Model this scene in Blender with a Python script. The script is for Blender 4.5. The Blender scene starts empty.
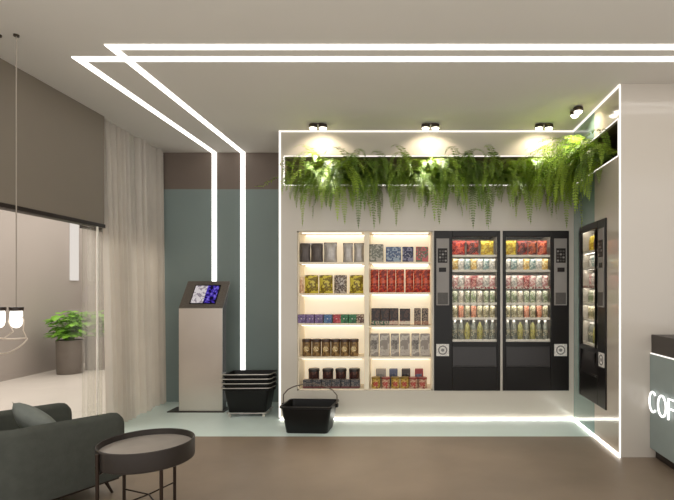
import bpy, bmesh, math, random
from mathutils import Vector, Matrix
PI = math.pi
R = math.radians
scene = bpy.context.scene
C = scene.collection
random.seed(7)

# ------------------------------------------------------------------ materials
def srgb(r, g, b):
    def f(c):
        c /= 255.0
        return c / 12.92 if c <= 0.04045 else ((c + 0.055) / 1.055) ** 2.4
    return (f(r), f(g), f(b), 1.0)

MATS = {}
def mat(name, col, rough=0.5, metal=0.0, var=0.06, scale=6.0, coat=0.0, spec=0.5, bump=0.0, bscale=60.0, trans=0.0):
    """principled material with a noise-broken base colour"""
    m = bpy.data.materials.new(name); m.use_nodes = True
    nt = m.node_tree; N = nt.nodes; L = nt.links
    p = N['Principled BSDF']
    p.inputs['Roughness'].default_value = rough
    p.inputs['Metallic'].default_value = metal
    p.inputs['Specular IOR Level'].default_value = spec
    p.inputs['Coat Weight'].default_value = coat
    p.inputs['Coat Roughness'].default_value = 0.08
    tc = N.new('ShaderNodeTexCoord')
    nz = N.new('ShaderNodeTexNoise'); nz.inputs['Scale'].default_value = scale; nz.inputs['Detail'].default_value = 4
    L.new(tc.outputs['Object'], nz.inputs['Vector'])
    rp = N.new('ShaderNodeValToRGB')
    rp.color_ramp.elements[0].position = 0.3; rp.color_ramp.elements[1].position = 0.7
    rp.color_ramp.elements[0].color = tuple(max(0, c * (1 - var)) for c in col[:3]) + (1,)
    rp.color_ramp.elements[1].color = tuple(min(1, c * (1 + var)) for c in col[:3]) + (1,)
    L.new(nz.outputs['Fac'], rp.inputs['Fac']); L.new(rp.outputs['Color'], p.inputs['Base Color'])
    if bump > 0:
        n2 = N.new('ShaderNodeTexNoise'); n2.inputs['Scale'].default_value = bscale; n2.inputs['Detail'].default_value = 5
        L.new(tc.outputs['Object'], n2.inputs['Vector'])
        b = N.new('ShaderNodeBump'); b.inputs['Strength'].default_value = bump; b.inputs['Distance'].default_value = 0.01
        L.new(n2.outputs['Fac'], b.inputs['Height']); L.new(b.outputs['Normal'], p.inputs['Normal'])
    if trans > 0:
        t = N.new('ShaderNodeBsdfTranslucent'); mx = N.new('ShaderNodeMixShader'); mx.inputs['Fac'].default_value = trans
        L.new(rp.outputs['Color'], t.inputs['Color'])
        L.new(p.outputs[0], mx.inputs[1]); L.new(t.outputs[0], mx.inputs[2])
        L.new(mx.outputs[0], N['Material Output'].inputs['Surface'])
    MATS[name] = m
    return m

def printed(name, cols, scale=40.0, rough=0.35, stretch=(1, 1, 1), metal=0.0):
    """package print: constant patches of several colours"""
    m = bpy.data.materials.new(name); m.use_nodes = True
    nt = m.node_tree; N = nt.nodes; L = nt.links
    p = N['Principled BSDF']; p.inputs['Roughness'].default_value = rough; p.inputs['Metallic'].default_value = metal
    tc = N.new('ShaderNodeTexCoord'); mp = N.new('ShaderNodeMapping'); mp.inputs['Scale'].default_value = stretch
    L.new(tc.outputs['Object'], mp.inputs['Vector'])
    nz = N.new('ShaderNodeTexNoise'); nz.inputs['Scale'].default_value = scale; nz.inputs['Detail'].default_value = 1.5
    L.new(mp.outputs['Vector'], nz.inputs['Vector'])
    rp = N.new('ShaderNodeValToRGB'); cr = rp.color_ramp; cr.interpolation = 'CONSTANT'
    n = len(cols)
    while len(cr.elements) < n: cr.elements.new(0.5)
    for i, c in enumerate(cols):
        cr.elements[i].position = 0.0 if i == 0 else 0.38 + 0.26 * (i - 1) / max(1, n - 1)
        cr.elements[i].color = c
    L.new(nz.outputs['Fac'], rp.inputs['Fac']); L.new(rp.outputs['Color'], p.inputs['Base Color'])
    return m

def emit(name, col, strength):
    m = bpy.data.materials.new(name); m.use_nodes = True
    nt = m.node_tree; nt.nodes.remove(nt.nodes['Principled BSDF'])
    e = nt.nodes.new('ShaderNodeEmission'); e.inputs['Color'].default_value = col; e.inputs['Strength'].default_value = strength
    nt.links.new(e.outputs[0], nt.nodes['Material Output'].inputs['Surface'])
    return m

def pane(name, tint=(1, 1, 1, 1), gloss=0.9, haze=0.0):
    m = bpy.data.materials.new(name); m.use_nodes = True
    nt = m.node_tree; N = nt.nodes; L = nt.links
    N.remove(N['Principled BSDF'])
    t = N.new('ShaderNodeBsdfTransparent'); t.inputs['Color'].default_value = tint
    g = N.new('ShaderNodeBsdfGlossy'); g.inputs['Roughness'].default_value = 0.02
    g.inputs['Color'].default_value = (gloss, gloss, gloss, 1)
    lw = N.new('ShaderNodeLayerWeight'); lw.inputs['Blend'].default_value = 0.5
    pw = N.new('ShaderNodeMath'); pw.operation = 'POWER'; pw.inputs[1].default_value = 5.0; L.new(lw.outputs['Facing'], pw.inputs[0])
    f = N.new('ShaderNodeMath'); f.operation = 'MULTIPLY_ADD'; f.inputs[1].default_value = 0.45; f.inputs[2].default_value = 0.02; L.new(pw.outputs[0], f.inputs[0])
    mx = N.new('ShaderNodeMixShader')
    L.new(f.outputs[0], mx.inputs[0]); L.new(t.outputs[0], mx.inputs[1]); L.new(g.outputs[0], mx.inputs[2])
    out = mx
    if haze > 0:
        d = N.new('ShaderNodeBsdfTranslucent'); d.inputs['Color'].default_value = (0.9, 0.86, 0.8, 1)
        m2 = N.new('ShaderNodeMixShader'); m2.inputs[0].default_value = haze
        L.new(mx.outputs[0], m2.inputs[1]); L.new(d.outputs[0], m2.inputs[2]); out = m2
    L.new(out.outputs[0], N['Material Output'].inputs['Surface'])
    return m

WARM = (1.0, 0.90, 0.78, 1)
M_ceil = mat('ceiling_paint', srgb(222, 217, 208), 0.9, var=0.02, scale=1.2)
M_floor = mat('brown_microcement', srgb(131, 115, 98), 0.40, var=0.17, scale=1.3, bump=0.05, bscale=14)
M_fteal = mat('teal_floor_finish', srgb(214, 230, 224), 0.4, var=0.04, scale=2)
M_teal = mat('teal_wall_paint', srgb(130, 144, 141), 0.5, var=0.04, scale=1.5)
M_taupe = mat('taupe_wall_paint', srgb(120, 107, 97), 0.6, var=0.04, scale=1.5)
M_niche = mat('beige_lacquer', srgb(196, 188, 176), 0.22, var=0.02, scale=1.2, coat=0.3)
M_side = mat('polished_beige_panel', srgb(196, 186, 172), 0.12, var=0.02, scale=1.2, coat=0.6)
M_sidet = mat('polished_teal_panel', srgb(120, 144, 138), 0.12, var=0.02, scale=1.2, coat=0.6)
M_front = mat('satin_beige_wall', srgb(196, 188, 177), 0.16, var=0.02, scale=0.8, coat=0.3)
M_header = mat('dark_taupe_header', srgb(128, 118, 105), 0.6, var=0.04, scale=1.0)
M_dark = mat('dark_brown_metal', srgb(44, 34, 28), 0.4, metal=0.3, var=0.1)
M_lobw = mat('lobby_wall_paint', srgb(166, 156, 149), 0.7, var=0.03, scale=1)
M_lobf = mat('lobby_floor', srgb(206, 197, 188), 0.35, var=0.04, scale=1.2)
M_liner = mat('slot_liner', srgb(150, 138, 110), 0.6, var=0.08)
M_linshade = mat('slot_liner_shaded', srgb(64, 50, 38), 0.6, var=0.1)  # darker copy of the slot liner, shade of the right slot coloured in
M_led = emit('led_white', (1, 0.96, 0.90, 1), 4.0)
M_ledw = emit('led_wall', (1, 0.98, 0.94, 1), 2.8)
M_leds = emit('led_slim', (1, 0.94, 0.86, 1), 1.4)
M_ledb = emit('led_floor', (1, 0.97, 0.90, 1), 10.0)
M_ledshelf = emit('led_shelf', (1, 0.93, 0.80, 1), 3.6)
M_ledfill = emit('led_shelf_fill', (1, 0.93, 0.82, 1), 2.2)
M_ledmach = emit('led_machine', (1, 0.96, 0.88, 1), 14.0)
M_lens = emit('spot_lens', (1, 0.92, 0.78, 1), 7.0)
M_bulb = emit('pendant_bulb_glow', (1, 0.93, 0.83, 1), 3.0)
M_lobled = emit('lobby_led', (1, 0.92, 0.86, 1), .85)
M_neon = emit('neon_white', (1, 0.97, 0.93, 1), 1.8)
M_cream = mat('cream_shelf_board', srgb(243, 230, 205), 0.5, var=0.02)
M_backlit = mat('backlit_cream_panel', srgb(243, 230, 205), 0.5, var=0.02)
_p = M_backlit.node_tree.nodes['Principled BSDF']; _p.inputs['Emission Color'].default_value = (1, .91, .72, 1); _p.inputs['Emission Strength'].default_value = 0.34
M_black = mat('black_machine_shell', srgb(27, 23, 21), 0.35, var=0.1, spec=0.25)
M_blackg = mat('black_gloss_door', srgb(20, 17, 15), 0.28, var=0.1, spec=0.3)
M_flap = mat('dark_flap', srgb(36, 31, 29), 0.35, var=0.1)
M_grey = mat('grey_control_plastic', srgb(140, 135, 130), 0.45, var=0.05)
M_greyd = mat('dark_grey_mesh', srgb(78, 74, 70), 0.5, var=0.15, scale=60)
M_inner = mat('machine_liner', srgb(190, 182, 170), 0.4, var=0.04)
M_rail = mat('white_price_rail', srgb(235, 228, 216), 0.4, var=0.03)
M_railr = printed('red_price_rail', [srgb(225, 210, 200), srgb(150, 40, 40), srgb(230, 220, 205)], 30, 0.4)
M_stick = printed('white_notice', [srgb(230, 225, 218), srgb(205, 200, 196), srgb(232, 228, 220)], 60, 0.5)
M_stickd = mat('notice_ink', srgb(128, 126, 124), 0.6)
M_glass = pane('clear_glass', (0.97, 0.97, 0.96, 1), 0.8)
M_mglass = pane('machine_glass', (0.98, 0.98, 0.97, 1), 0.5)
M_veil = pane('glass_reflection_haze', (0.92, 0.92, 0.90, 1), 0.6, haze=0.09)  # milky haze put in for the curtain reflected in this pane
M_gedge = mat('glass_edge', srgb(250, 244, 234), 0.3)
M_curt = mat('sheer_curtain_cloth', srgb(226, 219, 209), 0.85, var=0.05, scale=3, trans=0.42)
M_fern = mat('fern_green', (0.20, 0.30, 0.038, 1), 0.5, var=0.55, scale=5, trans=0.35)
M_fernd = mat('fern_deep_green', (0.135, 0.225, 0.033, 1), 0.5, var=0.5, scale=5, trans=0.35)
M_ferny = mat('fern_lime_green', (0.29, 0.41, 0.045, 1), 0.45, var=0.45, scale=5, trans=0.35)
M_leaf = mat('houseplant_leaf', srgb(128, 178, 62), 0.4, var=0.4, scale=9, trans=0.3)
M_pot = mat('grey_planter', srgb(112, 103, 95), 0.5, var=0.08)
M_soil = mat('potting_soil', srgb(52, 40, 30), 0.9, var=0.3, scale=40)
M_steel = mat('brushed_steel', srgb(222, 214, 206), 0.30, metal=0.85, var=0.05, scale=2)
M_khead = mat('kiosk_head_steel', srgb(112, 105, 98), 0.4, metal=0.4, var=0.15, scale=50)
M_kdark = mat('kiosk_dark_steel', srgb(72, 68, 64), 0.35, metal=0.6, var=0.08)
M_kside = mat('kiosk_side_steel', srgb(60, 62, 60), 0.4, metal=0.6, var=0.08)
M_basket = mat('black_basket_plastic', srgb(15, 14, 13), 0.42, var=0.15, spec=0.3)
M_wire = mat('light_wire', srgb(206, 200, 192), 0.3, metal=0.7)
M_hand = mat('grey_handle', srgb(110, 100, 90), 0.35, metal=0.5)
M_uph = mat('grey_green_upholstery', srgb(72, 74, 68), 0.9, var=0.08, scale=20, bump=0.25, bscale=350, spec=0.2)
M_cush = mat('grey_cushion_cloth', srgb(112, 116, 110), 0.9, var=0.08, scale=20, bump=0.25, bscale=350, spec=0.2)
M_leg = mat('dark_bronze_leg', srgb(52, 40, 32), 0.35, metal=0.6)
M_tside = mat('bronze_table_rim', srgb(52, 46, 42), 0.42, metal=0.3, var=0.08)
M_ttop = mat('table_top_stone', srgb(146, 138, 130), 0.3, var=0.12, scale=8)
M_cteal = mat('counter_teal_front', srgb(138, 152, 150), 0.35, var=0.04, coat=0.2)
M_cdark = mat('counter_dark_top', srgb(60, 53, 48), 0.45, var=0.08)
M_ring = mat('clear_tube', srgb(225, 214, 202), 0.15, var=0.02, trans=0.5)
M_spot = mat('spot_body_bronze', srgb(70, 60, 52), 0.35, metal=0.5)
M_cord = mat('pale_cord', srgb(150, 140, 128), 0.5)

# ------------------------------------------------------------------ mesh helpers
class MB:
    def __init__(s): s.bm = bmesh.new()
    def box(s, x0, x1, y0, y1, z0, z1, bev=0.0, seg=2, mtx=None):
        r = bmesh.ops.create_cube(s.bm, size=1.0); vs = r['verts']
        for v in vs:
            v.co = Vector((x0 + (v.co.x + .5) * (x1 - x0), y0 + (v.co.y + .5) * (y1 - y0), z0 + (v.co.z + .5) * (z1 - z0)))
        geo = vs
        if bev > 0:
            es = list({e for v in vs for e in v.link_edges})
            b = bmesh.ops.bevel(s.bm, geom=es, offset=bev, segments=seg, affect='EDGES', profile=0.5)
            geo = list({v for f in b['faces'] for v in f.verts} | {v for v in vs if v.is_valid})
        if mtx is not None:
            for v in geo: v.co = mtx @ v.co
        return s
    def tube(s, pts, r, seg=8, closed=False, rr=None):
        pts = [Vector(p) for p in pts]; n = len(pts); rings = []
        up = Vector((0, 0, 1)); prev = None
        for i, p in enumerate(pts):
            if closed: t = pts[(i + 1) % n] - pts[i - 1]
            else: t = pts[min(i + 1, n - 1)] - pts[max(i - 1, 0)]
            t.normalize()
            if prev is None:
                a = up if abs(t.dot(up)) < 0.95 else Vector((1, 0, 0))
                u = t.cross(a).normalized()
            else:
                u = (prev - t * prev.dot(t)).normalized()
            prev = u; w = t.cross(u)
            rad = rr[i] if rr else r
            rings.append([s.bm.verts.new(p + (u * math.cos(2 * PI * k / seg) + w * math.sin(2 * PI * k / seg)) * rad) for k in range(seg)])
        m = n if closed else n - 1
        for i in range(m):
            a, b = rings[i], rings[(i + 1) % n]
            for k in range(seg):
                s.bm.faces.new((a[k], a[(k + 1) % seg], b[(k + 1) % seg], b[k]))
        if not closed:
            s.bm.faces.new(rings[0][::-1]); s.bm.faces.new(rings[-1])
        return s
    def lathe(s, prof, seg=24, c=(0, 0, 0)):
        rings = []
        for (r, z) in prof:
            if r < 1e-5: rings.append([s.bm.verts.new((c[0], c[1], c[2] + z))])
            else: rings.append([s.bm.verts.new((c[0] + r * math.cos(2 * PI * k / seg), c[1] + r * math.sin(2 * PI * k / seg), c[2] + z)) for k in range(seg)])
        for a, b in zip(rings, rings[1:]):
            for k in range(seg):
                k2 = (k + 1) % seg
                if len(a) == 1 and len(b) == 1: continue
                if len(a) == 1: s.bm.faces.new((a[0], b[k2], b[k]))
                elif len(b) == 1: s.bm.faces.new((a[k], a[k2], b[0]))
                else: s.bm.faces.new((a[k], a[k2], b[k2], b[k]))
        return s
    def prism(s, poly, axis, a0, a1):
        """extrude a 2-D outline along x ('x': poly is (y,z)) or z ('z': poly is (x,y)) or y ('y': (x,z))"""
        def P(p, a):
            return {'x': (a, p[0], p[1]), 'y': (p[0], a, p[1]), 'z': (p[0], p[1], a)}[axis]
        A = [s.bm.verts.new(P(p, a0)) for p in poly]; B = [s.bm.verts.new(P(p, a1)) for p in poly]
        s.bm.faces.new(A[::-1]); s.bm.faces.new(B)
        n = len(poly)
        for i in range(n):
            s.bm.faces.new((A[i], A[(i + 1) % n], B[(i + 1) % n], B[i]))
        return s
    def faces(s, vs, fs):
        V = [s.bm.verts.new(v) for v in vs]
        for f in fs: s.bm.faces.new([V[i] for i in f])
        return s
    def loft(s, sections, cap=True):
        rings = [[s.bm.verts.new(p) for p in sec] for sec in sections]
        n = len(rings[0])
        for a, b in zip(rings, rings[1:]):
            for k in range(n):
                s.bm.faces.new((a[k], a[(k + 1) % n], b[(k + 1) % n], b[k]))
        if cap: s.bm.faces.new(rings[0][::-1]); s.bm.faces.new(rings[-1])
        return s
    def build(s, name, m, parent=None, smooth=None, recalc=True):
        if recalc: bmesh.ops.recalc_face_normals(s.bm, faces=s.bm.faces)
        me = bpy.data.meshes.new(name); s.bm.to_mesh(me); s.bm.free()
        me.materials.append(m)
        if smooth is not None:
            me.shade_smooth()
            if smooth < 180: me.set_sharp_from_angle(angle=R(smooth))
        o = bpy.data.objects.new(name, me); C.objects.link(o)
        if parent is not None: o.parent = parent
        return o

def tag(o, label=None, cat=None, group=None, kind=None):
    if label: o['label'] = label
    if cat: o['category'] = cat
    if group: o['group'] = group
    if kind: o['kind'] = kind
    return o
def thing(name, label, cat, loc=(0, 0, 0), rz=0.0, group=None):
    o = bpy.data.objects.new(name, None); C.objects.link(o)
    o.empty_display_size = 0.05
    o.location = loc; o.rotation_euler = (0, 0, rz)
    return tag(o, label, cat, group)
def copy_tree(o, label=None, group=None):
    r = o.copy(); C.objects.link(r)
    if label: r['label'] = label
    if group: r['group'] = group
    for ch in list(o.children):
        c = ch.copy(); C.objects.link(c); c.parent = r
        for g in list(ch.children):
            d = g.copy(); C.objects.link(d); d.parent = c
    return r
def struct(o): o['kind'] = 'structure'; return o

# ------------------------------------------------------------------ camera
EYE = 1.43
F = 500.0
cam = bpy.data.cameras.new('camera'); co = bpy.data.objects.new('camera', cam); C.objects.link(co)
co.location = (0, 0, EYE); co.rotation_euler = (R(90), 0, 0)
cam.sensor_fit = 'HORIZONTAL'; cam.sensor_width = 36; cam.lens = 36 * F / 674
cam.shift_x = (337 - 414) / 674.0; cam.shift_y = (290.5 - 250) / 674.0
cam.clip_start = 0.05
scene.camera = co
def at(px, py, Y):
    return Vector(((px - 414) * Y / F, Y, EYE - (py - 290.5) * Y / F))

# ------------------------------------------------------------------ room shell
H = 3.2
YN = 5.543      # niche front
YB = 6.42       # back wall
XG = -3.15 - .16
XL = -3.15      # window wall
XN = -1.497     # left side of niche block
XR = 1.77       # polished side wall
YF = 4.285      # front-right wall
YT = 4.90       # front edge of the teal zone
XE = 4.2
Y0 = 0.8
struct(MB().box(XL - .1, XE, Y0, YT, -.12, 0).build('floor', M_floor))
struct(MB().box(XG - .1, XR + .1, YT, YB + .1, -.12, 0.0).build('floor_teal', M_fteal))
struct(MB().box(XG - .1, XE, Y0, YB + .1, H, H + .12).build('ceiling', M_ceil))
struct(MB().box(XL - .26, XN, YB, YB + .1, 0, 2.73).build('wall_back', M_teal))
struct(MB().box(XL - .26, XN, YB, YB + .1, 2.73, H).build('wall_back_upper', M_taupe))

def holed(name, m, axis, c, a0, a1, holes, depth, z0=0.0, z1=H):
    """wall face with rectangular openings, jambs run back by depth; axis 'y': face at y=c, a is x; 'x': face at x=c, a is y"""
    As = sorted({a0, a1} | {h[0] for h in holes} | {h[1] for h in holes})
    Zs = sorted({z0, z1} | {h[2] for h in holes} | {h[3] for h in holes})
    mb = MB(); cache = {}
    def V(a, z, d):
        k = (round(a, 5), round(z, 5), d)
        if k not in cache:
            cache[k] = mb.bm.verts.new((a, c + d, z) if axis == 'y' else (c + d, a, z))
        return cache[k]
    for i in range(len(As) - 1):
        for j in range(len(Zs) - 1):
            ca, cz = (As[i] + As[i + 1]) / 2, (Zs[j] + Zs[j + 1]) / 2
            if any(h[0] < ca < h[1] and h[2] < cz < h[3] for h in holes): continue
            mb.bm.faces.new((V(As[i], Zs[j], 0), V(As[i + 1], Zs[j], 0), V(As[i + 1], Zs[j + 1], 0), V(As[i], Zs[j + 1], 0)))
    for h in holes:
        for (p, q) in (((h[0], h[2]), (h[1], h[2])), ((h[1], h[2]), (h[1], h[3])), ((h[1], h[3]), (h[0], h[3])), ((h[0], h[3]), (h[0], h[2]))):
            if abs(p[1] - z0) < 1e-4 and abs(q[1] - z0) < 1e-4: continue
            mb.bm.faces.new((V(p[0], p[1], 0), V(q[0], q[1], 0), V(q[0], q[1], depth), V(p[0], p[1], depth)))
    return struct(mb.build(name, m))

SZ0, SZ1 = 2.602, 2.913
SX0 = -1.441
HA = (0.222, 0.955, 0.320, 2.09)
HB = (0.982, 1.718, 0.320, 2.09)
HS = (-1.297, 0.207, 0.320, 2.09)
holed('wall_niche', M_niche, 'y', YN, XN, XR, [HA, HB, HS, (SX0, XR, SZ0, SZ1)], 0.03)
HCy = (4.588, 5.330); HCz = (0.328, 2.098)
holed('wall_right_teal', M_sidet, 'x', XR, YT, YN, [(YT, HCy[1], HCz[0], HCz[1]), (YT, YN, SZ0, SZ1)], 0.03)
holed('wall_right', M_side, 'x', XR, YF, YT, [(HCy[0], YT, HCz[0], HCz[1]), (4.33, YT, SZ0, SZ1)], 0.03)
struct(MB().box(XR, XE, YF, YF + .02, 0, H).build('wall_front', M_front))
# closing walls behind the block
struct(MB().box(XN, XN + .02, YN, YB, 0, H).build('wall_niche_side', M_niche))
struct(MB().box(XN + .02, XR + .9, YB - .02, YB, 0, H).build('wall_niche_back', M_niche))
# slot liner
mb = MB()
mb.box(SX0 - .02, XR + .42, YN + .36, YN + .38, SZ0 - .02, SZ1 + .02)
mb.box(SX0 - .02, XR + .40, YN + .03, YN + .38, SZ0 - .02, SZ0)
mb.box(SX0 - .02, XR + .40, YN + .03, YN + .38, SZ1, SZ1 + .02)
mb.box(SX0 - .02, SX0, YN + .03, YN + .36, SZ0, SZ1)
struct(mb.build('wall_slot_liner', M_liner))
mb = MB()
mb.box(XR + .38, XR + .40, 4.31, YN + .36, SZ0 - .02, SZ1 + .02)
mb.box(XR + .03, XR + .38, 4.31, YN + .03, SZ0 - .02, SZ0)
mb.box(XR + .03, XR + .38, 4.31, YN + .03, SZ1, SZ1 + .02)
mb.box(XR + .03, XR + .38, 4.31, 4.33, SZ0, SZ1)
struct(mb.build('wall_slot_liner_right', M_linshade))
# outer room walls (off frame)
struct(MB().box(XE, XE + .1, 2.2, YF, 0, H).build('wall_east', M_front))

# left window wall : header, rail, glass
YG0 = 1.2
YC = 5.085

struct(MB().box(XL - .08, XL, YG0, YC, 2.10, H).box(XG - .08, XG, YC - .08, YB, 2.10, H).box(XG, XL - .08, YC - .02, YC, 2.10, H).build('wall_left', M_header))
struct(MB().box(XL - .09, XL + .012, YG0, YC, 2.065, 2.10).box(XG - .09, XG + .012, YC, YB, 2.065, 2.10).build('trim_1', M_dark))

def yx(px, X=XL): return F * X / (px - 414)
g1 = MB().box(XL - .012, XL, YG0, yx(85), 0.0, 2.065).build('window_1', M_glass); struct(g1)
g2 = MB().box(XL - .030, XL - .018, yx(85), YC, 0.0, 2.065).box(XG - .012, XG, YC, YB, 0, 2.065).build('window_2', M_veil); struct(g2)
e = MB().box(XL + .0005, XL + .012, yx(96.2), yx(97.2), 0.0, 2.065).build('trim_2', M_gedge); struct(e)

# lobby beyond the glass
LX = -6.5
struct(MB().box(LX, XL - .1, 2.0, 4.899, -.12, -.004).box(LX, XG - .1, 4.899, 12.0, -.12, -.004).build('floor_lobby', M_lobf))
struct(MB().box(LX - .1, LX, 2.0, 12.0, -.12, H).build('wall_lobby', M_lobw))
struct(MB().box(LX, XL, 12.0, 12.1, -.12, H).build('wall_lobby_back', M_lobw))
struct(MB().box(LX, XL - .1, 1.9, 2.0, -.12, H).build('wall_lobby_near', M_lobw))
struct(MB().box(LX - .1, XL - .1, 1.9, 12.1, H, H + .1).build('ceiling_lobby', M_lobw))
struct(MB().box(XG - .12, XG - .02, YB + .1, 12.0, -.12, H).build('wall_lobby_side', M_lobw))

# ------------------------------------------------------------------ LED lines
def led(name, mb, m, label):
    return tag(mb.build(name, m), label, 'light strip', 'white LED light lines')
z = H
e = .006
o1x, i1x = -2.593, -2.227
w = .060
mb = MB().box(o1x, XE, 3.785, 3.785 + .070, z - e, z + .02).box(o1x, o1x + w, 3.785 + .070, YB, z - e, z + .02)
led('led_ceiling_line', mb, M_led, 'outer white light line on ceiling turning down left of kiosk, nearer the window')
mb = MB().box(i1x, XE, 3.595, 3.595 + .070, z - e, z + .02).box(i1x, i1x + w, 3.595 + .070, YB, z - e, z + .02)
led('led_ceiling_line', mb, M_led, 'inner white light line on ceiling running to the strip above the stacked baskets')
led('led_wall_line', MB().box(o1x, o1x + w, YB - .006, YB + .01, 0.02, H), M_ledw, 'vertical light line on teal wall behind the kiosk')
led('led_wall_line', MB().box(i1x, i1x + w, YB - .006, YB + .01, 0.02, H), M_ledw, 'vertical light line on teal wall ending behind the stacked baskets')
t = .014
led('led_edge_line', MB().box(XN, XR, YN - .012, YN, H - t, H).box(XR - .012, XR, YF, YN - .012, H - t, H), M_leds, 'light line where ceiling meets the fern wall and polished side wall')
led('led_edge_line', MB().box(XN, XN + t * 1.5, YN - .008, YN, 0.022, H - t), M_leds, 'vertical light line on left edge of the fern wall beside stacked baskets')
led('led_edge_line', MB().box(XN + t * 1.2, XR, YN - .018, YN, 0.003, .014).box(XR - .012, XR, YF, YN - .018, 0.003, .014), M_ledb, 'light line along the floor below the snack shelves and vending machines')
led('led_edge_line', MB().box(XR - .008, XR + .002, YF - .003, YF + .014, .024, H - t), M_leds, 'vertical light line on right wall corner facing the coffee counter')
led('led_slot_line', MB().box(SX0, XR, YN - .004, YN + .012, SZ1 + .001, SZ1 + .011).box(XR - .004, XR + .012, 4.33, YN - .004, SZ1 + .001, SZ1 + .011), M_leds, 'slim light line along top edge of the fern slot')
led('led_slot_line', MB().box(SX0, XR, YN - .004, YN + .012, SZ0 - .010, SZ0 + .000).box(XR - .004, XR + .012, 4.33, YN - .004, SZ0 - .010, SZ0 + .000), M_leds, 'slim broken light line along bottom edge of the fern slot')
led('led_slot_line', MB().box(SX0 - .008, SX0 + .006, YN - .004, YN + .012, SZ0 + .004, SZ1 - .002), M_leds, 'short vertical light line closing left end of the fern slot')
led('led_slot_line', MB().box(XR - .004, XR + .010, 4.322, 4.336, SZ0 + .004, SZ1 - .002), M_leds, 'short vertical light line closing right end of the fern slot')
# lobby wall light
tag(MB().box(LX, LX + .03, 9.43, 9.66, 1.62, 3.1, .01).build('lobby_wall_light', M_lobled), 'pale vertical light panel on far lobby wall above the leafy plant', 'wall light')

# ------------------------------------------------------------------ spotlights
def area(name, loc, size, energy, col=(1, .93, .84), rot=(0, 0, 0), sy=None, spread=None):
    l = bpy.data.lights.new(name, 'AREA'); l.energy = energy; l.color = col; l.size = size
    if sy: l.shape = 'RECTANGLE'; l.size_y = sy
    if spread: l.spread = spread
    o = bpy.data.objects.new(name, l); C.objects.link(o); o.location = loc; o.rotation_euler = rot
    return o
def spot_pair(x, y, rz, label):
    """local: two heads side by side on x, wall lies toward +y"""
    t = thing('ceiling_spotlight', label, 'spotlight', (x, y, H), rz, 'twin ceiling spotlights')
    MB().box(-.06, .06, -.02, .02, -.012, 0, .003).build('base_plate', M_spot, t)
    for sx in (-1, 1):
        h = MB().lathe([(0, -.012), (.044, -.012), (.046, -.02), (.046, -.046), (.044, -.050), (.042, -.050), (.040, -.044), (0, -.044)], 20, (sx * .052, 0, 0)).build('lamp_head', M_spot, t, 40)
        MB().lathe([(0, -.074), (.015, -.073), (.028, -.067), (.037, -.056), (.039, -.048), (0, -.048)], 16, (sx * .052, 0, 0)).build('lens', M_lens, h)
    l = bpy.data.lights.new('spot_beam', 'SPOT'); l.energy = 10; l.color = (1, .86, .66); l.spot_size = R(125); l.spot_blend = .35; l.shadow_soft_size = .05
    lo = bpy.data.objects.new('spot_beam', l); C.objects.link(lo); lo.parent = t
    lo.location = (0, 0, -.092); lo.rotation_euler = (R(42), 0, 0)
    l = bpy.data.lights.new('down_fill', 'SPOT'); l.energy = 100; l.color = (1, .95, .87); l.spot_size = R(66); l.spot_blend = 1.0; l.shadow_soft_size = .06  # second beam added per fixture to brighten teal floor and lower niche wall
    lo = bpy.data.objects.new('down_fill', l); C.objects.link(lo); lo.parent = t
    lo.location = (0, -.03, -.092); lo.rotation_euler = (R(-8), 0, 0)
    return t
spot_pair(at(318, 127, 5.3).x, 5.30, 0, 'twin ceiling spotlight above the grey pouches, leftmost of the row')
spot_pair(at(430.5, 127, 5.3).x, 5.30, 0, 'twin ceiling spotlight above the gap between snack shelves and left vending machine')
spot_pair(at(544, 127, 5.3).x, 5.30, 0, 'twin ceiling spotlight above the right front vending machine')
spot_pair(1.58, 4.86, R(-90), 'twin ceiling spotlight beside the polished side wall, above the lime fern')

# ------------------------------------------------------------------ curtain
def curtain():
    mb = MB(); ny, nz = 260, 14
    ya, yb = yx(107.7) , YB - .03
    rows = []
    rnd = random.Random(3)
    ph = [rnd.uniform(0, 6.28) for _ in range(5)]
    for j in range(nz + 1):
        v = j / nz; zz = .012 + (H - .017) * v
        row = []
        for i in range(ny + 1):
            u = i / ny
            s = math.sin(u * 2 * PI * 15 + ph[0] + 1.2 * math.sin(u * 9 + ph[1]))
            a = .034 + .016 * math.sin(u * 21 + ph[2]) + (1 - v) * .02
            x = XL - .065 + (1 - v) * .055 * (1.35 - u) + a * s + .012 * math.sin(u * 70 + ph[3])
            y = ya + (yb - ya) * u + .010 * math.cos(u * 2 * PI * 15)
            row.append(mb.bm.verts.new((x, y, zz)))
        rows.append(row)
    for a, b in zip(rows, rows[1:]):
        for i in range(ny): mb.bm.faces.new((a[i], a[i + 1], b[i + 1], b[i]))
    o = mb.build('curtain', M_curt, None, 180)
    tag(o, 'floor-length pale sheer curtain gathered at the window beside the teal wall', 'curtain')
    MB().box(XL - .12, XL - .01, ya, yb, H - .004, H - .0005).build('curtain_track', M_ceil, o)
curtain()

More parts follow.
